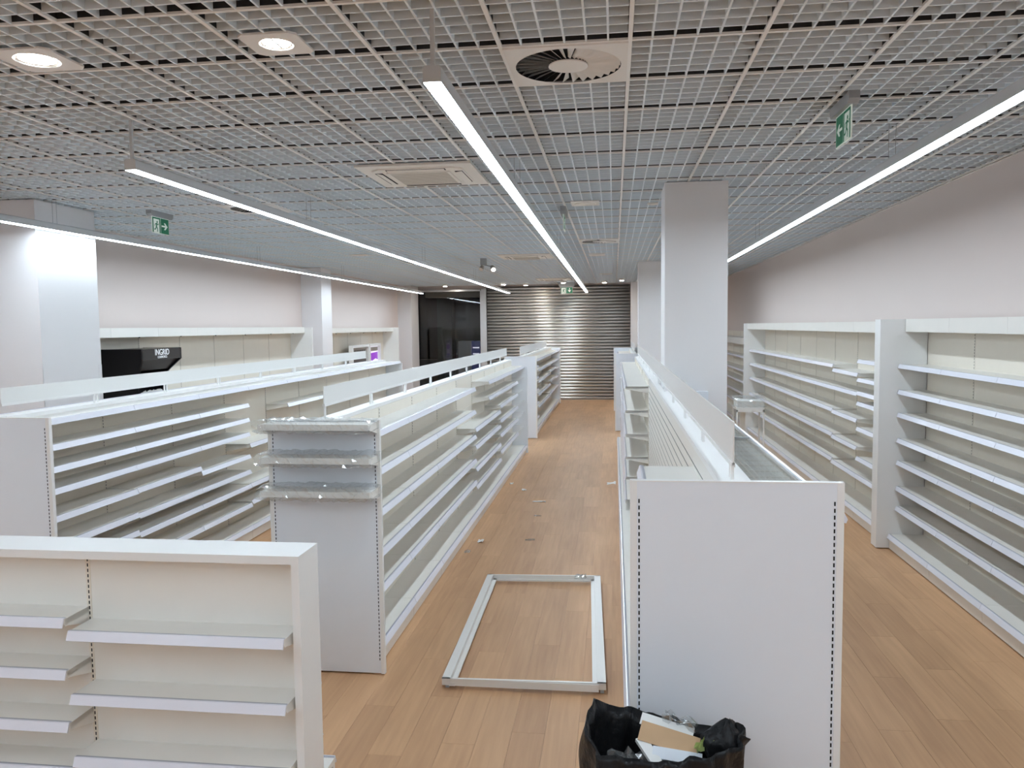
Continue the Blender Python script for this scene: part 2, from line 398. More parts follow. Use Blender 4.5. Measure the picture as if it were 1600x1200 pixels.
# ------------------------------------------------------------------ long gondola left of the aisle (G3)
def centre_gondola():
    B = 1.03; n = 9
    R = tag(empty('gondola_shelf', (-1.903, 5.015, 0)),
            'long white gondola left of the aisle with film-wrapped shelves on its near end', 'shelving')
    hw = .383; H_ = 1.716
    end_panel(R, 0, hw, 1.712, slots=1)
    end_panel(R, .035+n*B, .345, 1.60, th=.025, trim=False)
    MB().box(-.06, .06, .03, .035+n*B, 1.69, H_).build('top_cap', 'white_trim', R)
    u = lambda i: .035+i*B
    for i in range(n):
        back_bay(R, 1, u(i), B, .15, 1.69, .06, n=4)
        back_bay(R, -1, u(i), B, .15, 1.69, .06, n=1)
        base_bay(R, 1, u(i), B, .255, .06); base_bay(R, -1, u(i), B, .255, .06)
    for i in range(1, n): upright(R, 1, u(i), .06, 1.69)
    A = [1.602, 1.335, 1.045, .76, .505]
    lv = {0: A, 1: A, 2: A, 3: A, 4: [1.117, .91, .645, .43], 5: [1.602, 1.395, 1.117, .91, .645, .43],
          6: [1.602, 1.39, 1.187, .975, .765, .525], 7: [1.602, 1.39, 1.187, .975, .765, .525], 8: [1.602]}
    for i in range(n):
        for z in lv[i]: shelf(R, 1, u(i), z, .227, B, .06)
    for i in range(n):
        for z in (1.60, 1.2, .8, .45): shelf(R, -1, u(i), z, .227, B, .06, brackets=False)
    me = MB().box(0, .23, .01, B-.01, -.006, 0).mesh('acrylic_shelf', 'acryl_clear')
    for z in (1.39, 1.187, .975, .765, .525): link('acrylic_shelf', me, R, (.06, u(8), z))
    header(R, .03, 9.1, 1.805, 1.93, [u(i) for i in range(1, n)])
    MB().box(-.006, .006, .04, .052, 1.69, 1.805).build('header_post', 'white_trim', R)
    # shelves hooked into the near end, turned to face the camera
    zs = [1.700, 1.485, 1.268]
    for z in zs:
        o = link('end_shelf', board_mesh(.178, .735, .03), R, (-.3675, -.001, z), -math.pi/2)
        o.location = (-.3675, 0, z); o.rotation_euler = (0, 0, -math.pi/2)
        for yy in (.0, .731):
            MB().extr([(0, 0), (.17, 0), (.17, -.034), (0, -.075)], yy, yy+.004, 'y').build('bracket', 'shelf_paint', o)
        MB().extr([(.178, -.034), (.178, .004), (.186, .004), (.190, -.034)], .002, .733, 'y').build('front_lip', 'shelf_paint', o)
    # crumpled film around each of them
    names = ['topmost', 'middle', 'lowest']
    for z, nm in zip(zs, names):
        v = []; f = []; nu, nc = 38, 16
        rnd = random.Random(int(z*1000))
        for i in range(nu+1):
            uu = -.39 + .78*i/nu
            for c in range(nc):
                t = c/nc*4; k = int(t); q = t-k
                ya, yb, za, zb = -.215, -.004, -.046, .034
                P = [(ya+(yb-ya)*q, za), (yb, za+(zb-za)*q), (yb+(ya-yb)*q, zb), (ya, zb+(za-zb)*q)][k]
                e = min(i, nu-i)/nu
                amp = .0065
                sq = 1-.22*math.exp(-e*40)
                v.append((uu+rnd.uniform(-.012, .012), P[0]+rnd.uniform(-amp, amp), (P[1]*sq)+rnd.uniform(-amp, amp)))
        for i in range(nu):
            for c in range(nc):
                d = (c+1) % nc; f.append((i*nc+c, i*nc+d, (i+1)*nc+d, (i+1)*nc+c))
        m_ = bpy.data.meshes.new('film'); m_.from_pydata(v, [], f); m_.materials.append(MATS['film'])
        o = link('plastic_film', m_, None, (-1.903, 5.015, z-.004))
        tag(o, 'crumpled clear film around the %s shelf on the gondola end' % nm, 'plastic film', 'film wraps on the gondola end')
centre_gondola()

# ------------------------------------------------------------------ left gondola (G2)
def left_gondola():
    B = 1.045; n = 9
    R = tag(empty('gondola_shelf', (-4.29, 5.056, 0)),
            'long white gondola in front of the black cosmetics stand and the left wall', 'shelving')
    end_panel(R, 0, .39, 1.716, slots=1)
    end_panel(R, .035+n*B, .36, 1.66, th=.03, trim=False)
    MB().box(-.05, .05, .03, .035+n*B, 1.69, 1.72).build('top_cap', 'white_trim', R)
    u = lambda i: .035+i*B
    for i in range(n):
        back_bay(R, 1, u(i), B, .15, 1.69, .05, n=1 if i > 4 else 2)
        back_bay(R, -1, u(i), B, .15, 1.69, .05, n=1)
        base_bay(R, 1, u(i), B, .285, .05); base_bay(R, -1, u(i), B, .285, .05)
    for i in range(1, n): upright(R, 1, u(i), .05, 1.69)
    lv = {0: [1.692, 1.506, 1.346, 1.189, .99, .79, .64, .42], 1: [1.692, 1.506, 1.346, 1.189, .995, .778, .616, .406],
          2: [1.692, 1.506, 1.346, 1.189, .945, .776, .616, .406], 3: [1.692, 1.06, .62, .43], 4: [1.692, 1.40, .62, .43],
          5: [1.692, 1.40, 1.0, .62], 6: [1.692, 1.3, 1.0, .62], 7: [1.692, 1.3, .9, .5], 8: [1.692, 1.3, .9, .5]}
    for i in range(n):
        for z in lv[i]: shelf(R, 1, u(i), z, .28, B, .05)
        for z in (1.692, 1.3, .9, .5): shelf(R, -1, u(i), z, .28, B, .05, brackets=False)
    header(R, .04, 8.40, 1.80, 1.92, [u(i) for i in range(1, n-1)])
left_gondola()

# ------------------------------------------------------------------ far gondola left of the aisle (G4)
def far_gondola():
    B = 1.05; n = 7
    R = tag(empty('gondola_shelf', (-1.905, 16.25, 0)),
            'white gondola before the roller shutter on the left of the far aisle', 'shelving')
    end_panel(R, 0, .335, 1.70, th=.04)
    end_panel(R, .04+n*B, .325, 1.672, th=.04)
    MB().box(-.05, .05, .04, .04+n*B, 1.67, 1.70).build('top_cap', 'white_trim', R)
    u = lambda i: .04+i*B
    lv = {0: [1.60, 1.467, 1.22, .96, .675, .37], 1: [1.60, 1.36, 1.11, .83, .56], 2: [1.60, 1.36, 1.11, .83, .56], 3: [1.60, 1.36, 1.11, .83, .56],
          4: [1.60, 1.36, 1.165, .91, .59], 5: [1.60, 1.36, 1.165, .91, .59], 6: [1.60, 1.36, 1.12, .87, .59]}
    for i in range(n):
        back_bay(R, 1, u(i), B, .15, 1.67, .05, n=1); back_bay(R, -1, u(i), B, .15, 1.67, .05, n=1)
        base_bay(R, 1, u(i), B, .235, .05); base_bay(R, -1, u(i), B, .235, .05)
        for z in lv[i]: shelf(R, 1, u(i), z, .215, B, .05)
        for z in (1.60, 1.2, .8): shelf(R, -1, u(i), z, .215, B, .05, brackets=False)
    header(R, -.1, 6.35, 1.745, 1.90, [u(i) for i in range(0, n)], zb=1.70)
far_gondola()

# ------------------------------------------------------------------ right gondola with the big grey end panel (G5)
def right_gondola():
    B = 1.03; n = 12
    R = tag(empty('gondola_shelf', (.455, 3.06, 0)),
            'white gondola with the big plain grey end panel and a glass-topped right side', 'shelving')
    end_panel(R, 0, .395, 1.716, slots=1)
    u = lambda i: .035+i*B
    MB().box(-.06, .0, .03, u(n), 1.69, 1.716).build('top_cap', 'white_trim', R)
    MB().box(.0, .06, .03, 4.25, 1.69, 1.716).build('top_cap', 'white_trim', R)
    MB().box(.0, .06, 5.2, u(n), 1.69, 1.716).build('top_cap', 'white_trim', R)
    for i in range(n):
        if i < 6:      # slat wall
            z = .16; P = .066
            me = cached(('slatw', B), lambda: MB().box(0, .0015, .0015, B-.0015, .005, .061).mesh('wall_slat', 'shelf_paint'))
            while z+P < 1.64:
                link('wall_slat', me, R, (-.0585, u(i)+B, z), math.pi); z += P
            MB().box(-.06, -.0584, u(i)+.002, u(i)+B-.002, z+.004, 1.69).build('slat_head_board', 'shelf_paint', R)
            MB().box(-.0585, -.03, u(i)+.001, u(i)+B-.001, .15, 1.69).build('back_panel', 'web_dark', R)  # near-flush dark backing, its colour stands in for shade inside the slat grooves
        else: back_bay(R, -1, u(i), B, .15, 1.69, .06, n=2)
        if not 4.2 < u(i)+.5 < 5.3: back_bay(R, 1, u(i), B, .15, 1.69, .06, n=1)
        base_bay(R, -1, u(i), B, .325, .06)
        if i < 4 or i > 5: base_bay(R, 1, u(i), B, .29, .06)
    for i in range(6, n): upright(R, -1, u(i), .062, 1.69)
    shelf(R, -1, u(0), 1.585, .262, B, .06)
    for i in range(6, n):
        for z in (1.605, 1.327, 1.05, .785, .55, .28): shelf(R, -1, u(i), z, .262, B, .06)
    for i in range(0, 4):
        for z in (1.15, .8, .45): shelf(R, 1, u(i), z, .29, B, .06)
    # glass-topped trays on the right side
    for i in range(2):
        a, b_ = u(0)+i*2.06, u(0)+(i+1)*2.06
        t = MB(); t.box(.072, .38, a+.012, b_-.012, 1.55, 1.574, 0)
        t.box(.06, .072, a+.002, b_-.002, 1.455, 1.585, 1); t.box(.38, .395, a+.002, b_-.002, 1.44, 1.585, 1)
        t.box(.072, .38, a+.002, a+.012, 1.455, 1.585, 1); t.box(.072, .38, b_-.012, b_-.002, 1.455, 1.585, 1)
        o = t.build('display_tray', ['case_interior', 'shelf_paint'], R)
        MB().box(.062, .40, a+.004, b_-.004, 1.586, 1.592).build('glass_pane', 'glass', o)
        MB().extr([(.392, 1.56), (.392, 1.598), (.402, 1.60), (.418, 1.57), (.412, 1.555)], a, b_, 'y').build('price_rail', 'rail_pvc', o)
        if i: MB().box(.062, .40, a-.006, a+.006, 1.584, 1.595).build('dark_seal', 'housing_grey', o)
    # board in front of the column
    MB().box(.24, .395, 4.33, 4.41, .0, 1.70).build('end_cheek', 'panel_paint', R)
    header(R, .02, u(n), 1.775, 1.94, [.07]+[u(i) for i in range(1, n)], x=-.006, m='header_frost')
right_gondola()

def far_right_gondola():
    B = 1.03; n = 4
    R = tag(empty('gondola_shelf', (.45, 17.45, 0)), 'white gondola before the roller shutter on the right of the far aisle', 'shelving')
    end_panel(R, 0, .43, 1.70, th=.04); end_panel(R, .04+n*B, .46, 1.716, th=.04)
    for i in range(n):
        u = .04+i*B
        MB().box(-.05, .05, u, u+B, 1.66, 1.69).build('top_cap', 'white_trim', R)
        back_bay(R, -1, u, B, .15, 1.66, .05, n=1); back_bay(R, 1, u, B, .15, 1.66, .05, n=1)
        base_bay(R, -1, u, B, .33, .05); base_bay(R, 1, u, B, .33, .05)
        for z in (1.62, 1.3, 1.0, .7, .42): shelf(R, -1, u, z, .3, B, .05, brackets=False)
    header(R, .1, 4.1, 1.76, 1.90, [.04+i*B for i in range(1, n)], zb=1.69)
far_right_gondola()

# ------------------------------------------------------------------ wall shelving, right
def wall_unit(x, y0, n, B, side, lv, d, dbase, label, canopy=None, top=2.33, post=None, backn=3, bdetail=True):
    R = tag(empty('wall_shelf', (x, y0, 0)), label, 'shelving')
    for i in range(n):
        back_bay(R, side, i*B, B, .15, top-.02, .0, n=backn)
        base_bay(R, side, i*B, B, dbase, .0)
        for z in (lv[i] if isinstance(lv, dict) else lv): shelf(R, side, i*B, z, d, B, .0, brackets=bdetail)
    for i in range(1, n): upright(R, side, i*B, .0, top-.02)
    if canopy:
        dc, z0, z1 = canopy; s = side
        for i in range(n):
            c = MB(); c.box(*sorted((s*(dc-.018), s*dc)), i*B+.0015, (i+1)*B-.0015, z0, z1)
            c.box(*sorted((0, s*(dc-.018))), i*B+.0015, (i+1)*B-.0015, z1-.02, z1)
            c.build('canopy', 'shelf_paint', R)
    if post:
        for (u0, u1, v0, v1, zt) in post:
            MB().box(*sorted((side*v0, side*v1)), u0, u1, .012, zt).build('end_post', 'white_trim', R)
    return R
XB = 3.105
wall_unit(XB, 8.41-6*1.04, 6, 1.04, -1, [1.885, 1.626, 1.395, 1.137, .91, .648, .443], .266, .335,
          'white wall shelving nearest the camera on the right, eight even tiers', canopy=(.216, 2.212, 2.338),
          post=[(6*1.04+.01, 6*1.04+.175, .0, .452, 2.338)])
lv2 = {0: [1.88, 1.665, 1.51, 1.39, 1.095, .75, .535], 1: [1.72, 1.495, 1.185, .86, .535]}
for i in range(2, 8): lv2[i] = [1.775, 1.492, 1.203, .882, .56]
wall_unit(XB, 8.60, 8, 1.055, -1, lv2, .30, .335, 'long run of white wall shelving on the right behind the wrapped side table',
          canopy=(.36, 2.20, 2.318), post=[(8*1.055, 8*1.055+.09, .0, .425, 2.318)])
wall_unit(XB, 17.16, 5, 1.05, -1, [1.60, 1.30, 1.05, .8, .55], .30, .335, 'farthest white wall shelving on the right, seen beside the big column',
          canopy=(.345, 1.865, 2.005), top=2.16, backn=1, bdetail=False)

# ------------------------------------------------------------------ wall shelving, left
LW = wall_unit(-6.52, 8.20, 7, 1.047, 1, [1.25, .85, .45], .34, .36, 'long white wall shelving with a canopy behind the black cosmetics stand',
          canopy=(.30, 2.232, 2.352), post=[(7*1.047, 7*1.047+.05, .0, .455, 2.342)], backn=3)
LW2 = wall_unit(-6.52, 16.98, 5, 1.02, 1, [1.25, .85, .45], .34, .36, 'white wall shelving on the left between the two far wall columns',
          canopy=(.30, 2.215, 2.325), post=[(5*1.02, 5*1.02+.05, .0, .455, 2.325)], backn=3)
def hooks(R, n, B, z):
    for i in range(n):
        h = MB(); h.box(.14, .20, i*B+.85, i*B+.856, z-.10, z); h.box(.13, .15, i*B+.84, i*B+.866, z-.10, z-.085); h.build('lamp_clip', 'plate_white', R)
        MB().box(.132, .146, i*B+.846, i*B+.86, z-.112, z-.098).build('clip_pin', 'slot_dark', R)
hooks(LW, 7, 1.047, 2.33); hooks(LW2, 5, 1.02, 2.30)

# ------------------------------------------------------------------ lettering
def text_mesh(s, size, m, parent, mw, ext=.002, name='lettering', sx=1.0, bold=0.0):
    cu = bpy.data.curves.new(name, 'FONT'); cu.body = s; cu.size = size; cu.extrude = ext; cu.align_x = 'CENTER'; cu.align_y = 'CENTER'; cu.offset = bold
    t = bpy.data.objects.new(name, cu); COL.objects.link(t)
    dg = bpy.context.evaluated_depsgraph_get(); me = bpy.data.meshes.new_from_object(t.evaluated_get(dg))
    bpy.data.objects.remove(t, do_unlink=True)
    me.materials.clear(); me.materials.append(MATS[m])
    o = link(name, me, parent); o.matrix_local = mw @ Matrix.Diagonal((sx, 1, 1, 1))
    return o
def face_x(x, y, z):    # text plane facing +x, reading along +y
    return Matrix(((0, 0, 1, x), (1, 0, 0, y), (0, 1, 0, z), (0, 0, 0, 1)))

# ------------------------------------------------------------------ black cosmetics stand
def cosmetics():
    R = tag(empty('cosmetics_stand', (-6.5, 9.44, 0)), 'glossy black cosmetics stand with white INGRID lettering against the left wall', 'display stand')
    W = .95; F = .55
    side = [(0.0, .0), (F-.06, 0), (F-.06, .85), (.30, .95), (.30, 1.70), (F-.17, 1.785), (F, 1.93), (F, 2.08), (0, 2.08)]
    sideL = [(0.0, .0), (F-.06, 0), (F-.06, 1.70), (F, 1.93), (F, 2.08), (0, 2.08)]
    MB().extr(sideL, 0, .03, 'y').build('side_panel', 'black_gloss', R)
    MB().extr(side, W-.03, W, 'y').build('side_panel', 'black_gloss', R)
    MB().box(.02, .04, .03, W-.03, .0, 2.07).build('back_board', 'black_gloss', R)
    fa = MB().box(F-.025, F-.002, .03, W-.03, 1.935, 2.078).box(.04, F-.03, .03, W-.03, 2.055, 2.078).build('fascia', 'brown_fascia', R)
    MB().extr([(F-.03, 1.936), (F-.19, 1.79), (F-.2, 1.80), (F-.03, 1.95)], .03, W-.03, 'y').build('soffit', 'black_gloss', R)
    text_mesh('INGRID', .112, 'letter_white', fa, face_x(F, W*.50, 2.026), sx=.90)
    text_mesh('COSMETICS', .042, 'letter_white', fa, face_x(F, W*.50, 1.965), sx=1.0)
    for z in (.85, 1.1, 1.35, 1.44): MB().box(.04, .29, .03, W-.03, z, z+.02).build('shelf', 'black_gloss', R)
    # irregular white zigzag pieces along the upper tier
    rnd = random.Random(4); b = MB(); y = .42
    while y < W-.08:
        h = .022+rnd.uniform(0, .03); d = rnd.uniform(.03, .06)
        b.quad([(.28, y, 1.468), (.285, y+d, 1.468+rnd.uniform(0, .012)), (.27, y+d*.8, 1.468+h), (.262, y-.012, 1.468+h*.7)]); y += d*.75
    b.build('paper_strip', 'foam_white', R)
    MB().box(.04, F-.08, .03, W-.03, .06, .84).build('drawer_box', 'black_gloss', R)
cosmetics()

def wall_display(y0, y1, z0, z1, nm, label, kind):
    R = tag(empty('wall_display', (-6.30, y0, 0)), label, 'display')
    W = y1-y0
    b = MB(); t = .06
    b.box(0, .10, 0, t, z0, z1); b.box(0, .10, W-t, W, z0, z1); b.box(0, .10, t, W-t, z1-t, z1); b.box(0, .10, t, W-t, z0, z0+t)
    b.build('frame', 'white_trim', R)
    if kind == 'poster':
        MB().box(.01, .03, t, W-t, z0+t, z1-t).build('back_board', 'poster_dark', R)
        MB().box(.03, .04, t, W-t, z1-.27, z1-t).build('sign_board', 'poster_grey', R)
        for i in range(4): MB().box(.03, .07, t+.12+i*.24, t+.26+i*.24, z0+t, z0+.22).build('packet', 'red_pack', R)
        for i in range(7): MB().box(.04, .043, t+.1+i*.145, t+.19+i*.145, z1-.23, z1-.12).build('letter_block', 'poster_dark', R)
    else:
        MB().box(.01, .03, t, W-t, z0+t, z1-t).build('back_board', 'screen_white', R)
        MB().box(.03, .034, t+.02, W-t-.02, z1-.19, z1-.09).build('title_strip', 'poster_grey', R)
        for a, c in ((z1-.42, z1-.22), (z0+.12, z0+.30)):
            MB().extr([(t+.03, a+.03), (W*.4, a-.02), (W*.7, a+.03), (W-t-.03, a-.01), (W-t-.03, c), (t+.03, c-.03)], .03, .036, 'x').build('lit_print', 'purple_screen', R)
    for z in (.0,): MB().box(0, .25, 0, W, .0, z0).build('pedestal', 'panel_paint', R)
wall_display(18.45, 19.75, 1.05, 1.90, 'a', 'white framed display with a dark poster on the left wall shelving', 'poster')
wall_display(19.82, 20.78, 1.05, 1.91, 'b', 'white framed display with lit purple print on the left wall shelving', 'screen')

# white door by the far left column
D = struct(MB().box(0, .035, 0, .95, 0, 2.2).build('door_1', 'column_paint', None, (XL+.01, 22.3, 0)))
D.location = (XL+.012, 22.55, 0)
MB().cyl((.035, .87, 1.06), (.08, .87, 1.06), .012).cyl((.075, .87, 1.06), (.075, .74, 1.06), .010).build('door_handle', 'slot_dark', D)
MB().box(.033, .037, -.03, .0, 0, 2.24).build('door_frame', 'housing_grey', D)

# ------------------------------------------------------------------ roller shutter, glazing and the dark arcade behind
def shutter():
    R = tag(empty('roller_shutter', (-3.975, 25.0, 0)), 'galvanised roller shutter of curved horizontal slats closing the far end', 'shutter')
    W = 4.48; P = .0985; n = 36
    prof = []
    for i in range(9):
        t = i/8; prof.append((-.040*math.sin(math.pi*t)**.8 if 0 < t < 1 else 0, t*P*.93))
    prof2 = [(a+.006, b) for a, b in reversed(prof)]
    me = MB().extr(prof+prof2, 0, W, 'x').mesh('slat', 'shutter_metal')
    for i in range(n):
        o = link('slat', me, R, (0, 0, .01+i*P))
    for p in me.polygons: p.use_smooth = len(p.vertices) == 4
    MB().box(-.0, W, .01, .02, 0, 3.56).build('slat_backing', 'slot_dark', R)
    MB().box(0, W, -.035, .005, 0, .012).build('bottom_bar', 'alu', R)
shutter()
fr = struct(MB().box(-4.15, -3.985, 24.93, 25.06, 0, 3.52).build('trim_1', 'alu'))
W1 = struct(MB().box(-6.29, -6.25, 24.96, 25.02, 0, 3.46).box(-4.19, -4.155, 24.96, 25.02, 0, 3.46).box(-6.25, -4.19, 24.96, 25.02, 3.44, 3.50).box(-6.25, -4.19, 24.96, 25.02, 0, .06).build('window_1', 'alu'))
MB().box(-6.25, -4.19, 24.985, 24.995, .06, 3.44).build('pane', 'glass', W1)
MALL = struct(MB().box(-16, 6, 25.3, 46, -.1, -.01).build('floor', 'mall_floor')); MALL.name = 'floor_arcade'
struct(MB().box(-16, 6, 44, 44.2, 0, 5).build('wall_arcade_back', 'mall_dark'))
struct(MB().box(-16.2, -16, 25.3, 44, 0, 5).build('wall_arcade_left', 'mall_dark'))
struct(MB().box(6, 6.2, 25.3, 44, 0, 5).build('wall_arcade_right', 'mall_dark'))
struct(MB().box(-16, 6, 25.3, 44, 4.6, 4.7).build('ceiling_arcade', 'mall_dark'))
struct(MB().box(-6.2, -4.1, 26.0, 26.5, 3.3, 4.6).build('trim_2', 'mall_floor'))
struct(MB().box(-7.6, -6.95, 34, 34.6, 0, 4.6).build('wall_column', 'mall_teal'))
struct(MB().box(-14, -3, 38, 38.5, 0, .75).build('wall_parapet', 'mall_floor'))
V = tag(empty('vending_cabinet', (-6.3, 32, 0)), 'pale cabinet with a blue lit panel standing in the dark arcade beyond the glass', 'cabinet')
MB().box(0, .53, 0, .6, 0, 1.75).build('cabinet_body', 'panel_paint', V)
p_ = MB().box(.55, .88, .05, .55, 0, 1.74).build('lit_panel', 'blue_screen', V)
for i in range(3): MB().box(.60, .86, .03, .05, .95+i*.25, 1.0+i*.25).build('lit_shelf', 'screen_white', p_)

# ------------------------------------------------------------------ linear pendants
def pendant(p0, p1, label, rod=True, cables=(), end_rod=None):
    (x0, y0), (x1, y1) = p0, p1
    L_ = math.hypot(x1-x0, y1-y0); a = -math.atan2(x1-x0, y1-y0)
    R = tag(empty('pendant_light', (x0, y0, 3.31), a), label, 'light', 'linear LED pendants')
    hw = .0375
    MB().extr([(-hw, 0.002), (-hw, .06), (-hw+.008, .068), (hw-.008, .068), (hw, .06), (hw, 0.002), (hw-.004, 0.0015), (-hw+.004, .0015)], 0, L_, 'y').build('housing', 'lamp_body', R)
    MB().box(-hw+.002, hw-.002, .006, L_-.006, -.001, .0014).build('diffuser', 'led_diffuser', R)
    if rod: MB().box(-.009, .009, .02, .035, .068, .31).build('power_rod', 'lamp_body', R)
    for c in cables:
        b = MB()
        for d in (-.022, .022): b.cyl((d, c, .066), (d, c, .36), .0016, seg=6)
        b.build('suspension_cable', 'housing_grey', R)
pendant((-.735, 3.27), (-.805, 24.2), 'LED pendant over the centre, its near end hanging below the top edge', cables=(3, 8, 13, 18))
pendant((-2.98, 4.70), (-3.13, 23.9), 'LED pendant second from left, its near end at mid-left', cables=(3, 8, 13, 17))
pendant((-5.40, -4), (-5.60, 23.1), 'leftmost LED pendant running past the left wall column', rod=False, cables=(6, 11.35, 16, 20))
pendant((1.835, -5.5), (1.79, 17.5), 'LED pendant on the right running past the big column', rod=False, cables=(5, 11.1, 16, 20))
pendant((-.735, -6.2), (-.735, 2.1), 'LED pendant behind the viewpoint in line with the centre one', cables=(2, 4))  # unseen pendant added behind the camera to brighten the foreground
pendant((-2.98, -6.2), (-2.98, 2.0), 'LED pendant behind the viewpoint in line with the second from left', cables=(2, 4))  # second unseen pendant, added for the same foreground light

# ------------------------------------------------------------------ downlights and spots
def downlight(x, y, r, plate, label, eye=True):
    R = tag(empty('downlight', (x, y, ZC)), label, 'light', 'ceiling downlights')
    s = plate/2; b = MB(); n = 28; r0 = r*1.25
    ring = [(math.cos(2*math.pi*i/n), math.sin(2*math.pi*i/n)) for i in range(n)]
    def sq(c, q):
        m_ = max(abs(c), abs(q)); return (c/m_*s, q/m_*s)
    for i in range(n):
        j = (i+1) % n; A, B_ = ring[i], ring[j]; a2, b2 = sq(*A), sq(*B_)
        b.quad([(A[0]*r0, A[1]*r0, -.006), (B_[0]*r0, B_[1]*r0, -.006), (*b2, -.006), (*a2, -.006)])
        b.quad([(*a2, -.006), (*b2, -.006), (*b2, .004), (*a2, .004)])
    b.build('cover_plate', 'plate_white', R)
    g = MB()
    for i in range(n):
        j = (i+1) % n; A, B_ = ring[i], ring[j]
        g.quad([(A[0]*r0, A[1]*r0, -.006), (B_[0]*r0, B_[1]*r0, -.006), (B_[0]*r*1.12, B_[1]*r*1.12, .012), (A[0]*r*1.12, A[1]*r*1.12, .012)])
        g.quad([(A[0]*r*1.12, A[1]*r*1.12, -.003), (B_[0]*r*1.12, B_[1]*r*1.12, -.003), (B_[0]*r, B_[1]*r, .0), (A[0]*r, A[1]*r, .0)], 1)
    g.build('rim', ['housing_grey', 'plate_white'], R)
    MB().cyl((0, 0, .012), (0, 0, .004), r*1.0, r*.98, seg=n).build('lamp', 'spot_glow', R)
downlight(-2.73, 3.594, .082, .31, 'round ceiling downlight in the upper left corner')
downlight(-1.522, 3.572, .062, .27, 'round ceiling downlight left of the centre pendant')
for x, y, lb in ((-.27, 23.6, 'small ceiling spot above the shutter, right of the centre pendant'), (.22, 22.6, 'small ceiling spot above the shutter beside the far right column'),
              (-1.45, 23.3, 'small ceiling spot above the far exit sign'), (-3.25, 23.6, 'small ceiling spot near the end of the second pendant'),
              (-5.1, 24.0, 'small ceiling spot above the dark glazing'), (-2.65, 24.2, 'small ceiling spot between the two pendant ends')):
    R = tag(empty('ceiling_spot', (x, y, ZC)), lb, 'light', 'small ceiling spots')
    MB().cyl((0, 0, -.02), (0, 0, .0), .085, .09, 16).build('trim_ring', 'plate_white', R)
    MB().cyl((0, 0, -.055), (0, -.0, -.02), .06, .05, 16).build('spot_head', 'plate_white', R)
    MB().cyl((0, 0, -.058), (0, 0, -.054), .055, .055, 16).build('lamp', 'far_spot_glow', R)
# twin emergency spot
T = tag(empty('emergency_lamp', (-2.45, 15.1, ZC)), 'grey twin-head emergency lamp hanging from the ceiling near the second pendant', 'lamp')
MB().box(-.06, .05, -.05, .05, -.12, 0).build('housing', 'housing_grey', T)
MB().cyl((.0, 0, -.12), (.16, 0, -.16), .010).build('arm', 'housing_grey', T)
MB().cyl((-.03, .02, -.15), (-.05, -.04, -.21), .035, .045, 12).build('lamp_head', 'alu', T)
MB().cyl((.15, .03, -.15), (.19, -.05, -.22), .035, .055, 12).build('lamp_head', 'alu', T)
MB().cyl((.19, -.051, -.221), (.193, -.056, -.226), .034, .034, 12).build('lamp', 'spot_glow', T)

# ------------------------------------------------------------------ swirl diffusers
def diffuser(k, j, label):
    x, y = GX0+k*.6+.3, GY0+j*.6+.3
    R = tag(empty('air_diffuser', (x, y, ZC)), label, 'air vent', 'swirl air diffusers')
    s = .292; n = 36; r1 = .262; r0 = .098; zt = -.010
    b = MB(); ring = [(math.cos(2*math.pi*i/n), math.sin(2*math.pi*i/n)) for i in range(n)]
    def sq(c, q): m_ = max(abs(c), abs(q)); return (c/m_*s, q/m_*s)
    ang = sorted([2*math.pi*i/n for i in range(n)] + [math.pi/4+i*math.pi/2 for i in range(4)])
    for i in range(len(ang)):
        a, c = ang[i], ang[(i+1) % len(ang)]
        A, B_ = (math.cos(a), math.sin(a)), (math.cos(c), math.sin(c)); a2, b2 = sq(*A), sq(*B_)
        b.quad([(A[0]*r1, A[1]*r1, zt), (B_[0]*r1, B_[1]*r1, zt), (*b2, zt), (*a2, zt)])
        b.quad([(*a2, zt), (*b2, zt), (*b2, .01), (*a2, .01)])
    b.build('face_plate', 'plate_white', R)
    MB().cyl((0, 0, zt), (0, 0, zt+.006), r0, r0, n).build('hub_disc', 'plate_white', R)
    MB().cyl((0, 0, .05), (0, 0, .06), r1+.02, r1+.02, n).build('dark_plenum_box', 'dark_gap', R)
    v = MB(); nv = 30; w0, w1 = r0*.78*math.pi/nv, r1*.80*math.pi/nv; tl = math.radians(-40)
    def strip(r, w, z):  # blade edge points at radius r along +x, tilted about the radial axis
        return [(r, -w*math.cos(tl), z-w*math.sin(tl)*.9+.012), (r, w*math.cos(tl), z+w*math.sin(tl)*.9+.012)]
    a, c = strip(r0*.98, w0, zt), strip(r1*.985, w1, zt)
    for d in (0, .0015):
        v.quad([(p[0], p[1], p[2]+d) for p in (a[0], c[0], c[1], a[1])])
    vm = v.mesh('vane', 'plate_white')
    for i in range(nv): link('vane', vm, R, (0, 0, 0), 2*math.pi*i/nv)
diffuser(4, 1, 'large square swirl air diffuser beside the centre pendant at the top')
diffuser(4, 15, 'small distant square swirl air diffuser left of the big column')
diffuser(-2, 8, 'square swirl air diffuser half hidden behind the second pendant')

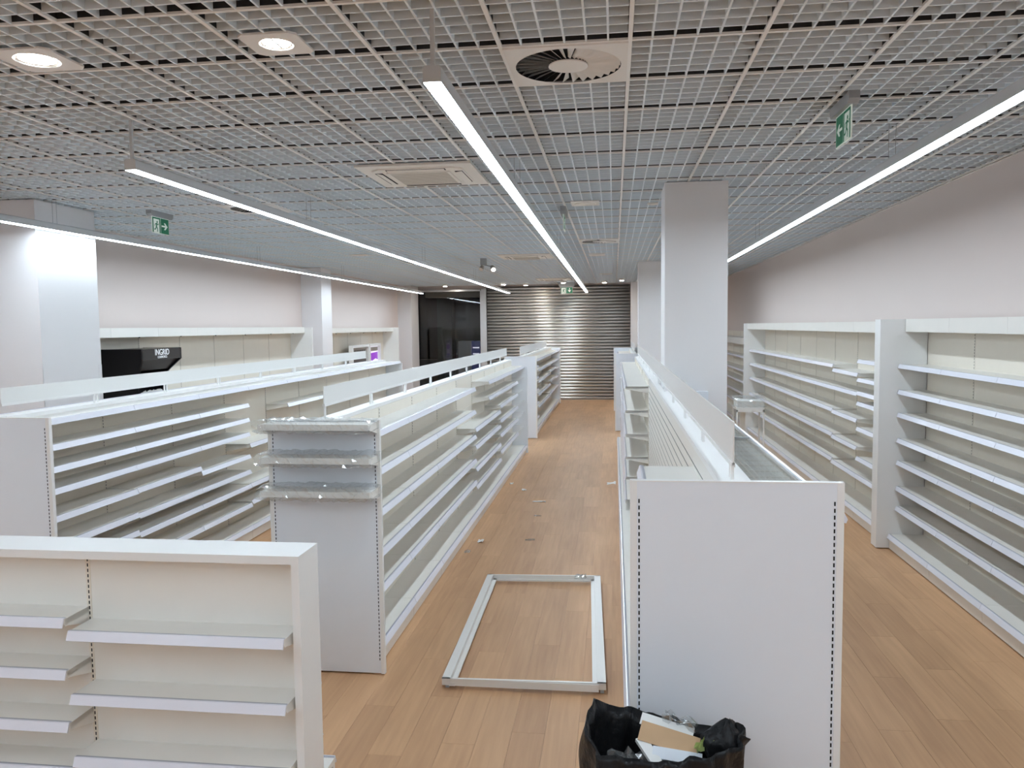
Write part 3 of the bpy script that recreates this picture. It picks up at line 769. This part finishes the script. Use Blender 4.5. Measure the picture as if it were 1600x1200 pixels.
# ------------------------------------------------------------------ ceiling cassettes (air conditioning)
def cassette(x0, y0, label, s=.94):
    R = tag(empty('ceiling_cassette', (x0+s/2, y0+s/2, ZC)), label, 'air conditioner', 'ceiling air conditioners')
    h = s/2; c = .02
    pr = [(-h, -h), (h, -h), (h, h), (-h, h)]
    MB().extr(pr, -.022, -.004, 'z').build('face_frame', 'ac_white', R)
    i_ = h*.80; k = h*.16
    octa = [(-i_+k, -i_), (i_-k, -i_), (i_, -i_+k), (i_, i_-k), (i_-k, i_), (-i_+k, i_), (-i_, i_-k), (-i_, -i_+k)]
    MB().extr(octa, -.034, -.022, 'z').build('raised_ring', 'ac_white', R)
    g = h*.56
    gr = MB().box(-g, g, -g, g, -.043, -.034).build('intake_grille', 'ac_white', R)
    for i in range(14):
        y = -g*.88 + i*(2*g*.88)/13.
        MB().box(-g*.9, g*.9, y-.009, y+.009, -.0445, -.0428).build('grille_slot', 'ac_grill', gr)
    for q in range(4):
        b = MB(); b.box(-h*.52, h*.52, -i_+.012, -i_+.075, -.036, -.033, 0)
        o = b.build('air_slot', 'dark_gap', R, rz=q*math.pi/2)
        f = MB(); f.extr([(-i_+.018, -.036), (-i_+.07, -.046), (-i_+.072, -.043), (-i_+.02, -.033)], -h*.50, h*.50, 'x')
        f.build('louvre', 'ac_white', R, rz=q*math.pi/2)
cassette(-2.05, 6.24, 'square ceiling air conditioner between the centre and second pendant, nearest one')
cassette(-2.07, 14.3, 'ceiling air conditioner beside the centre pendant, second from the camera')
cassette(-2.10, 21.6, 'farthest ceiling air conditioner just before the roller shutter')
for x0, x1, y0, y1, lb in ((-.445, -.15, 8.42, 8.74, 'pale square cover plate on the ceiling between exit sign and big column'),
                          (.36, .47, 8.70, 8.82, 'tiny pale cover plate on the ceiling just left of the big column'),
                          (-.445, -.155, 14.6, 14.95, 'pale cover plate on the ceiling beyond the small air diffuser'),
                          (-.36, -.03, 20.2, 20.5, 'faint farthest cover plate on the ceiling before the shutter'),
                          (-4.6, -4.3, 13.6, 13.9, 'pale cover plate on the ceiling between the two left pendants')):
    R = tag(empty('ceiling_plate', ((x0+x1)/2, (y0+y1)/2, ZC)), lb, 'cover plate', 'ceiling cover plates')
    hx, hy = (x1-x0)/2, (y1-y0)/2
    MB().box(-hx, hx, -hy, hy, -.012, -.003).build('plate', 'plate_white', R)
    MB().cyl((0, 0, -.018), (0, 0, -.012), min(hx, hy)*.72, min(hx, hy)*.8, 20).build('centre_disc', 'ac_white', R)

# ------------------------------------------------------------------ exit signs
def man(b, ox, oz, s, d):
    def bar(p, q, w):
        p = Vector(p); q = Vector(q); t = (q-p).normalized(); n = Vector((-t.y, t.x))*w/2
        pts = [p-n, p+n, q+n, q-n]; b.quad([(ox+c.x*s, d, oz+c.y*s) for c in pts])
    n = 12; b.quad([(ox+(.10+.085*math.cos(2*math.pi*i/n))*s, d, oz+(.33+.085*math.sin(2*math.pi*i/n))*s) for i in range(n)])
    bar((.05, .24), (-.03, -.06), .16); bar((.05, .20), (.24, .12), .07); bar((.24, .12), (.30, .24), .06)
    bar((.02, .20), (-.20, .14), .07); bar((-.20, .14), (-.24, .0), .06)
    bar((-.02, -.04), (.14, -.20), .10); bar((.14, -.20), (.10, -.42), .09)
    bar((-.05, -.04), (-.14, -.24), .10); bar((-.14, -.24), (-.34, -.26), .08)
def exit_sign(loc, rz, label, arrow, man_left, W=.31, Hh=.17, drop=.09, box=True):
    """plate hangs below loc; local face toward -y"""
    R = tag(empty('exit_sign', loc, rz), label, 'sign', 'green exit signs')
    if box: MB().extr([(-W*.66, 0), (W*.66, 0), (W*.66, -drop*.65), (W*.58, -drop), (-W*.58, -drop), (-W*.66, -drop*.65)], -.03, .03, 'y').build('housing', 'housing_grey', R)
    z1 = -drop; z0 = z1-Hh
    pl = MB().box(-W/2, W/2, -.004, .004, z0, z1).build('sign_plate', 'exit_white', R)
    g = MB(); wht = MB()
    for d in (-1, 1):
        y = d*.0045; y2 = d*.0052; y3 = d*.0058
        ml = man_left if d < 0 else not man_left
        a0, a1 = (0, W/2-.006) if ml else (-W/2+.006, 0)
        m0, m1 = (-W/2+.006, -.004) if ml else (.004, W/2-.006)
        g.quad([(a0+.002, y, z0+.006), (a1, y, z0+.006), (a1, y, z1-.006), (a0+.002, y, z1-.006)])
        # door frame around the running figure
        for q in ((m0, m0+.022, z0+.006, z1-.006), (m1-.022, m1, z0+.006, z1-.006), (m0, m1, z1-.022, z1-.006)):
            g.quad([(q[0], y, q[2]), (q[1], y, q[2]), (q[1], y, q[3]), (q[0], y, q[3])])
        man(g, (m0+m1)/2, (z0+z1)/2-.012, Hh*.80, y2)
        cx, cz = (a0+a1)/2, (z0+z1)/2; s = W*.19
        shp = [(-1, -.14), (.1, -.14), (-.25, -.6), (.15, -.6), (.9, 0), (.15, .6), (-.25, .6), (.1, .14), (-1, .14)]
        th = {'right': 0, 'left': math.pi, 'down': -math.pi/2}[arrow]
        if d > 0 and arrow != 'down': th += math.pi
        c, s_ = math.cos(th), math.sin(th)
        pts = [(cx+(p*c-q*s_)*s, y2, cz+(p*s_+q*c)*s) for p, q in shp]
        wht.quad([pts[i] for i in (0, 1, 7, 8)]); wht.quad([pts[i] for i in (2, 3, 4, 1)]); wht.quad([pts[i] for i in (1, 4, 7)]); wht.quad([pts[i] for i in (4, 5, 6, 7)])
    g.build('green_print', 'exit_green', pl); wht.build('arrow', 'exit_white', pl)
    return R
exit_sign((1.342, 4.985, ZC), -math.pi/2, 'green exit sign with a left arrow hanging by the right pendant', 'left', False, W=.31, Hh=.185, drop=.065)
exit_sign((-4.95, 8.32, ZC-.0), math.pi/2, 'green exit sign with a right arrow above the left wall shelving', 'right', True, W=.33, Hh=.175, drop=.06)
exit_sign((-.545, 8.97, ZC), -math.pi/2, 'exit sign seen edge-on beside the centre pendant', 'left', False, W=.31, Hh=.16, drop=.08)
exit_sign((-1.40, 24.0, ZC), 0, 'green exit sign with a down arrow in front of the roller shutter', 'down', True, W=.36, Hh=.19, drop=.14)

# ------------------------------------------------------------------ frame lying on the floor
def floor_frame():
    R = tag(empty('floor_frame', (-.60, 5.95, 0)), 'empty white metal frame lying flat on the wooden floor in the aisle', 'frame')
    TL, TR, BR, BL = (-1.144, 7.014), (-.127, 7.067), (-.055, 4.886), (-1.10, 4.854)
    def side(p, q, w, lip, nm):
        L_ = math.hypot(q[0]-p[0], q[1]-p[1]); a = math.atan2(q[1]-p[1], q[0]-p[0])
        # profile in (inward v, z): flange on top, web, lower lip
        pr = [(0, .062), (0, .07), (w, .07), (w, .035), (w+lip, .035), (w+lip, .022), (w-.008, .022), (w-.008, .062)]
        o = MB().extr(pr, 0, L_, 'x').build(nm, 'frame_white', R, (p[0]+.60, p[1]-5.95, 0)); o.rotation_euler = (0, 0, a)
    side(BL, BR, .018, .028, 'frame_bar'); side(BR, TR, .055, .03, 'frame_bar'); side(TR, TL, .018, .03, 'frame_bar'); side(TL, BL, .055, .03, 'frame_bar')
    web = MB(); web.box(-.44, .50, -1.085, -1.079, .02, .066); web.build('front_web', 'frame_white', R)
    for x, y in ((-.47, -1.06), (.52, -1.04), (-.50, 1.02), (.43, 1.07)):
        MB().box(x-.012, x+.012, y-.012, y+.012, 0, .03).build('foot', 'housing_grey', R)
floor_frame()
def crumple(name, loc, sx, sy, h, m, label, cat, seed, group=None, n=7):
    rnd = random.Random(seed); v = []; f = []
    for j in range(n):
        for i in range(n):
            v.append(((i/(n-1)-.5)*sx+rnd.uniform(-.12, .12)*sx/n*3, (j/(n-1)-.5)*sy+rnd.uniform(-.12, .12)*sy/n*3, rnd.uniform(.001, h)))
    for j in range(n-1):
        for i in range(n-1): f.append((j*n+i, j*n+i+1, (j+1)*n+i+1, (j+1)*n+i))
    me = bpy.data.meshes.new(name); me.from_pydata(v, [], f); me.materials.append(MATS[m])
    o = link(name, me, None, loc); so = o.modifiers.new('thickness', 'SOLIDIFY'); so.thickness = .0008
    return tag(o, label, cat, group)
g_ = 'scraps on the aisle floor'
crumple('paper_scrap', (-.985, 10.34, .001), .17, .05, .012, 'foam_white', 'long white strip of paper on the aisle floor', 'scrap', 1, g_)
crumple('paper_scrap', (-1.265, 11.06, .001), .06, .08, .02, 'foam_white', 'white scrap on the floor beyond the long paper strip', 'scrap', 2, g_)
crumple('plastic_scrap', (-1.43, 8.34, .001), .06, .09, .02, 'foam_white', 'small white scrap close to the base of the left aisle gondola', 'scrap', 3, g_)
crumple('plastic_scrap', (-.908, 8.44, .001), .10, .06, .015, 'film', 'clear scrap in the middle of the aisle beyond the frame', 'scrap', 4, g_)
crumple('paper_scrap', (-1.50, 11.5, .001), .05, .09, .02, 'foam_white', 'farthest white scrap by the base of the left aisle gondola', 'scrap', 5, g_)
crumple('plastic_scrap', (-1.50, 7.92, .001), .06, .09, .02, 'film', 'clear scrap just past the frame by the left gondola base', 'scrap', 6, g_)
crumple('plastic_scrap', (-.93, 9.55, .001), .09, .03, .008, 'film', 'thin clear scrap on the floor before the long paper strip', 'scrap', 7, g_)
crumple('sticker_scrap', (-.30, 6.98, .07), .10, .10, .03, 'film', 'crumpled clear sticker on the far bar of the floor frame', 'scrap', 8, g_)
crumple('paper_scrap', (-.045, 11.4, .03), .12, .10, .05, 'foam_white', 'pointed white paper scrap at the base of the right gondola', 'scrap', 9, g_, n=4)

# ------------------------------------------------------------------ side table with wrapped goods
def table():
    R = tag(empty('side_table', (2.12, 13.0, 0)), 'small white metal table carrying a wrapped parcel before the right wall shelving', 'table')
    hw, hd = .215, .20
    MB().box(-hw, hw, -hd, hd, .965, 1.0).build('table_top', 'white_trim', R)
    for x in (-hw+.012, hw-.012):
        for y in (-hd+.012, hd-.012):
            MB().box(x-.012, x+.012, y-.012, y+.012, 0, .965).build('leg', 'white_trim', R)
    MB().box(-hw, hw, -hd, -hd+.015, .93, .965).build('apron', 'white_trim', R)
    o = MB().box(-.105, -.015, hd-.02, hd, .30, .965).build('rear_board', 'shelf_paint', R)
    v = []; f = []; rnd = random.Random(11); n = 15
    pts = []
    b = MB(); b.box(-.20, .20, -.17, .19, 0, .10)
    bx = tag(b.build('parcel', 'foam_white', None, (2.12, 13.0, 1.0)), 'low white parcel under clear film on the small metal table', 'parcel')
    nu, nc = 10, 14
    for i in range(nu+1):
        uu = -.26+.50*i/nu
        for c in range(nc):
            t = c/nc*4; k = int(t); q = t-k; ya, yb, za, zb = -.20, .21, .004, .16
            P = [(ya+(yb-ya)*q, za), (yb, za+(zb-za)*q), (yb+(ya-yb)*q, zb), (ya, zb+(za-zb)*q)][k]
            v.append((uu+rnd.uniform(-.014, .014), P[0]+rnd.uniform(-.016, .016), max(.003, P[1]+rnd.uniform(-.018, .018))))
    for i in range(nu):
        for c in range(nc):
            d = (c+1) % nc; f.append((i*nc+c, i*nc+d, (i+1)*nc+d, (i+1)*nc+c))
    me = bpy.data.meshes.new('film'); me.from_pydata(v, [], f); me.materials.append(MATS['film'])
    tag(link('plastic_film', me, None, (2.12, 13.0, 1.0)), 'crumpled clear film around the parcel on the small metal table', 'plastic film')
table()

# ------------------------------------------------------------------ rubbish bag with contents
def bag():
    from mathutils import noise
    cx, cy = .155, 2.735
    R = empty('rubbish_bag', (cx, cy, 0))
    tag(R, 'open black plastic rubbish bag standing against the big grey end panel', 'bag')
    nA, nz = 96, 40
    def rim(a):   # height of the mouth and its radius, by angle (0 = +x, pi/2 = +y, away from the camera)
        pts = [(-math.pi, .93, .245), (-2.5, .885, .24), (-2.0, .905, .22), (-1.2, .915, .22), (-.6, .90, .24), (-.15, .89, .255), (.25, .905, .255), (.6, .85, .24),
               (1.1, .83, .22), (1.6, .855, .21), (2.2, .885, .22), (2.75, .955, .25), (math.pi, .93, .245)]
        for (a0, h0, r0), (a1, h1, r1) in zip(pts, pts[1:]):
            if a0 <= a <= a1:
                t = (a-a0)/(a1-a0); t = t*t*(3-2*t); return h0+(h1-h0)*t, r0+(r1-r0)*t
        return .9, .24
    v = []; f = []
    def pt(a, t):
        h, r = rim(a)
        if t <= 1:      # outside, from floor to rim
            z = h*t; rr = .20+.065*math.sin(min(1, t*1.15)*math.pi)**.7 if t < .87 else None
            base = .20+.065*math.sin(min(1, t*1.0)*math.pi*.75)
            k = max(0, (t-.7)/.3); rr = base*(1-k)+r*k
        else:           # folded inside
            q = t-1; z = h-.62*q-.012; rr = r-.018-.05*q
        n = noise.noise(Vector((math.cos(a)*2.2, math.sin(a)*2.2, z*3.2)))*.030 + noise.noise(Vector((math.cos(a)*7, math.sin(a)*7, z*5+3)))*.016
        n += .007*math.sin(a*17+z*9+3*math.sin(z*6))*min(1, t)
        if t > 1: n *= .8
        rr = rr+n
        zz = z + noise.noise(Vector((a*2.5, t*2, 9)))*.012*min(1, t)
        return (rr*math.cos(a)*1.06, min(rr*math.sin(a), .285), max(.002, zz))
    T = [i/nz for i in range(nz+1)] + [1+.05*i for i in range(1, 15)]
    for t in T:
        for i in range(nA): v.append(pt(-math.pi+2*math.pi*i/nA, t))
    for k in range(len(T)-1):
        for i in range(nA):
            j = (i+1) % nA; f.append((k*nA+i, k*nA+j, (k+1)*nA+j, (k+1)*nA+i))
    f.append(tuple(range(nA)))
    f.append(tuple((len(T)-1)*nA+i for i in range(nA)))
    me = bpy.data.meshes.new('bag_skin'); me.from_pydata(v, [], f); me.materials.append(MATS['bag_plastic'])
    o = smooth(link('bag_skin', me, R))
    # twisted tuft on the right of the mouth
    tv, tf = [], []; nA2 = 20
    for k in range(12):
        t = k/11
        for i in range(nA2):
            a = 2*math.pi*i/nA2; r = (.055*(1-t)+.03*math.sin(t*math.pi)+.010)*(1+.28*math.sin(a*5+t*4))
            tv.append((.215+r*math.cos(a)+.02*t, .03+r*math.sin(a)*.8, .82+.105*t+.012*math.sin(a*3+t*7)))
    for k in range(11):
        for i in range(nA2):
            j = (i+1) % nA2; tf.append((k*nA2+i, k*nA2+j, (k+1)*nA2+j, (k+1)*nA2+i))
    tf.append(tuple(11*nA2+i for i in range(nA2)))
    me = bpy.data.meshes.new('bag_tuft'); me.from_pydata(tv, [], tf); me.materials.append(MATS['bag_plastic'])
    smooth(link('bag_tuft', me, R))
    # contents
    def item(name, dims, m, loc, rot, label, cat):
        hx, hy, hz = dims
        c = MB().box(-hx, hx, -hy, hy, 0, hz).build(name, m, None, (cx+loc[0], cy+loc[1], loc[2])); c.rotation_euler = rot
        return tag(c, label, cat)
    item('cardboard_piece', (.105, .035, .004), 'cardboard', (.035, .045, .842), (.75, .16, -.22), 'torn brown cardboard piece sticking out of the black bag', 'cardboard')
    item('paper_sheet', (.095, .022, .003), 'foam_white', (.03, .085, .868), (.7, .16, -.24), 'white paper sheet lying on the cardboard in the black bag', 'paper')
    item('foam_strip', (.02, .075, .014), 'foam_white', (-.03, .0, .80), (.35, -.1, .5), 'thick white foam strip inside the black bag', 'foam')
    item('foam_offcut', (.085, .02, .01), 'panel_paint', (.06, .0, .805), (.8, .08, -.08), 'grey-white offcut below the cardboard in the black bag', 'foam')
    crumple('plastic_film', (cx-.11, cy-.03, .76), .15, .14, .06, 'film', 'crumpled clear film deep inside the black bag', 'plastic film', 21)
    f_ = crumple('plastic_film', (cx+.075, cy+.10, .872), .12, .04, .05, 'film', 'clear film scrap on top of the cardboard in the black bag', 'plastic film', 22)
    f_.rotation_euler = (.5, .2, -.3)
    f_ = crumple('tape_scrap', (cx+.155, cy+.01, .842), .07, .03, .04, 'tape_lime', 'crumpled lime green tape on the right rim of the black bag', 'tape', 23)
    f_.rotation_euler = (.5, -.5, .4)
bag()
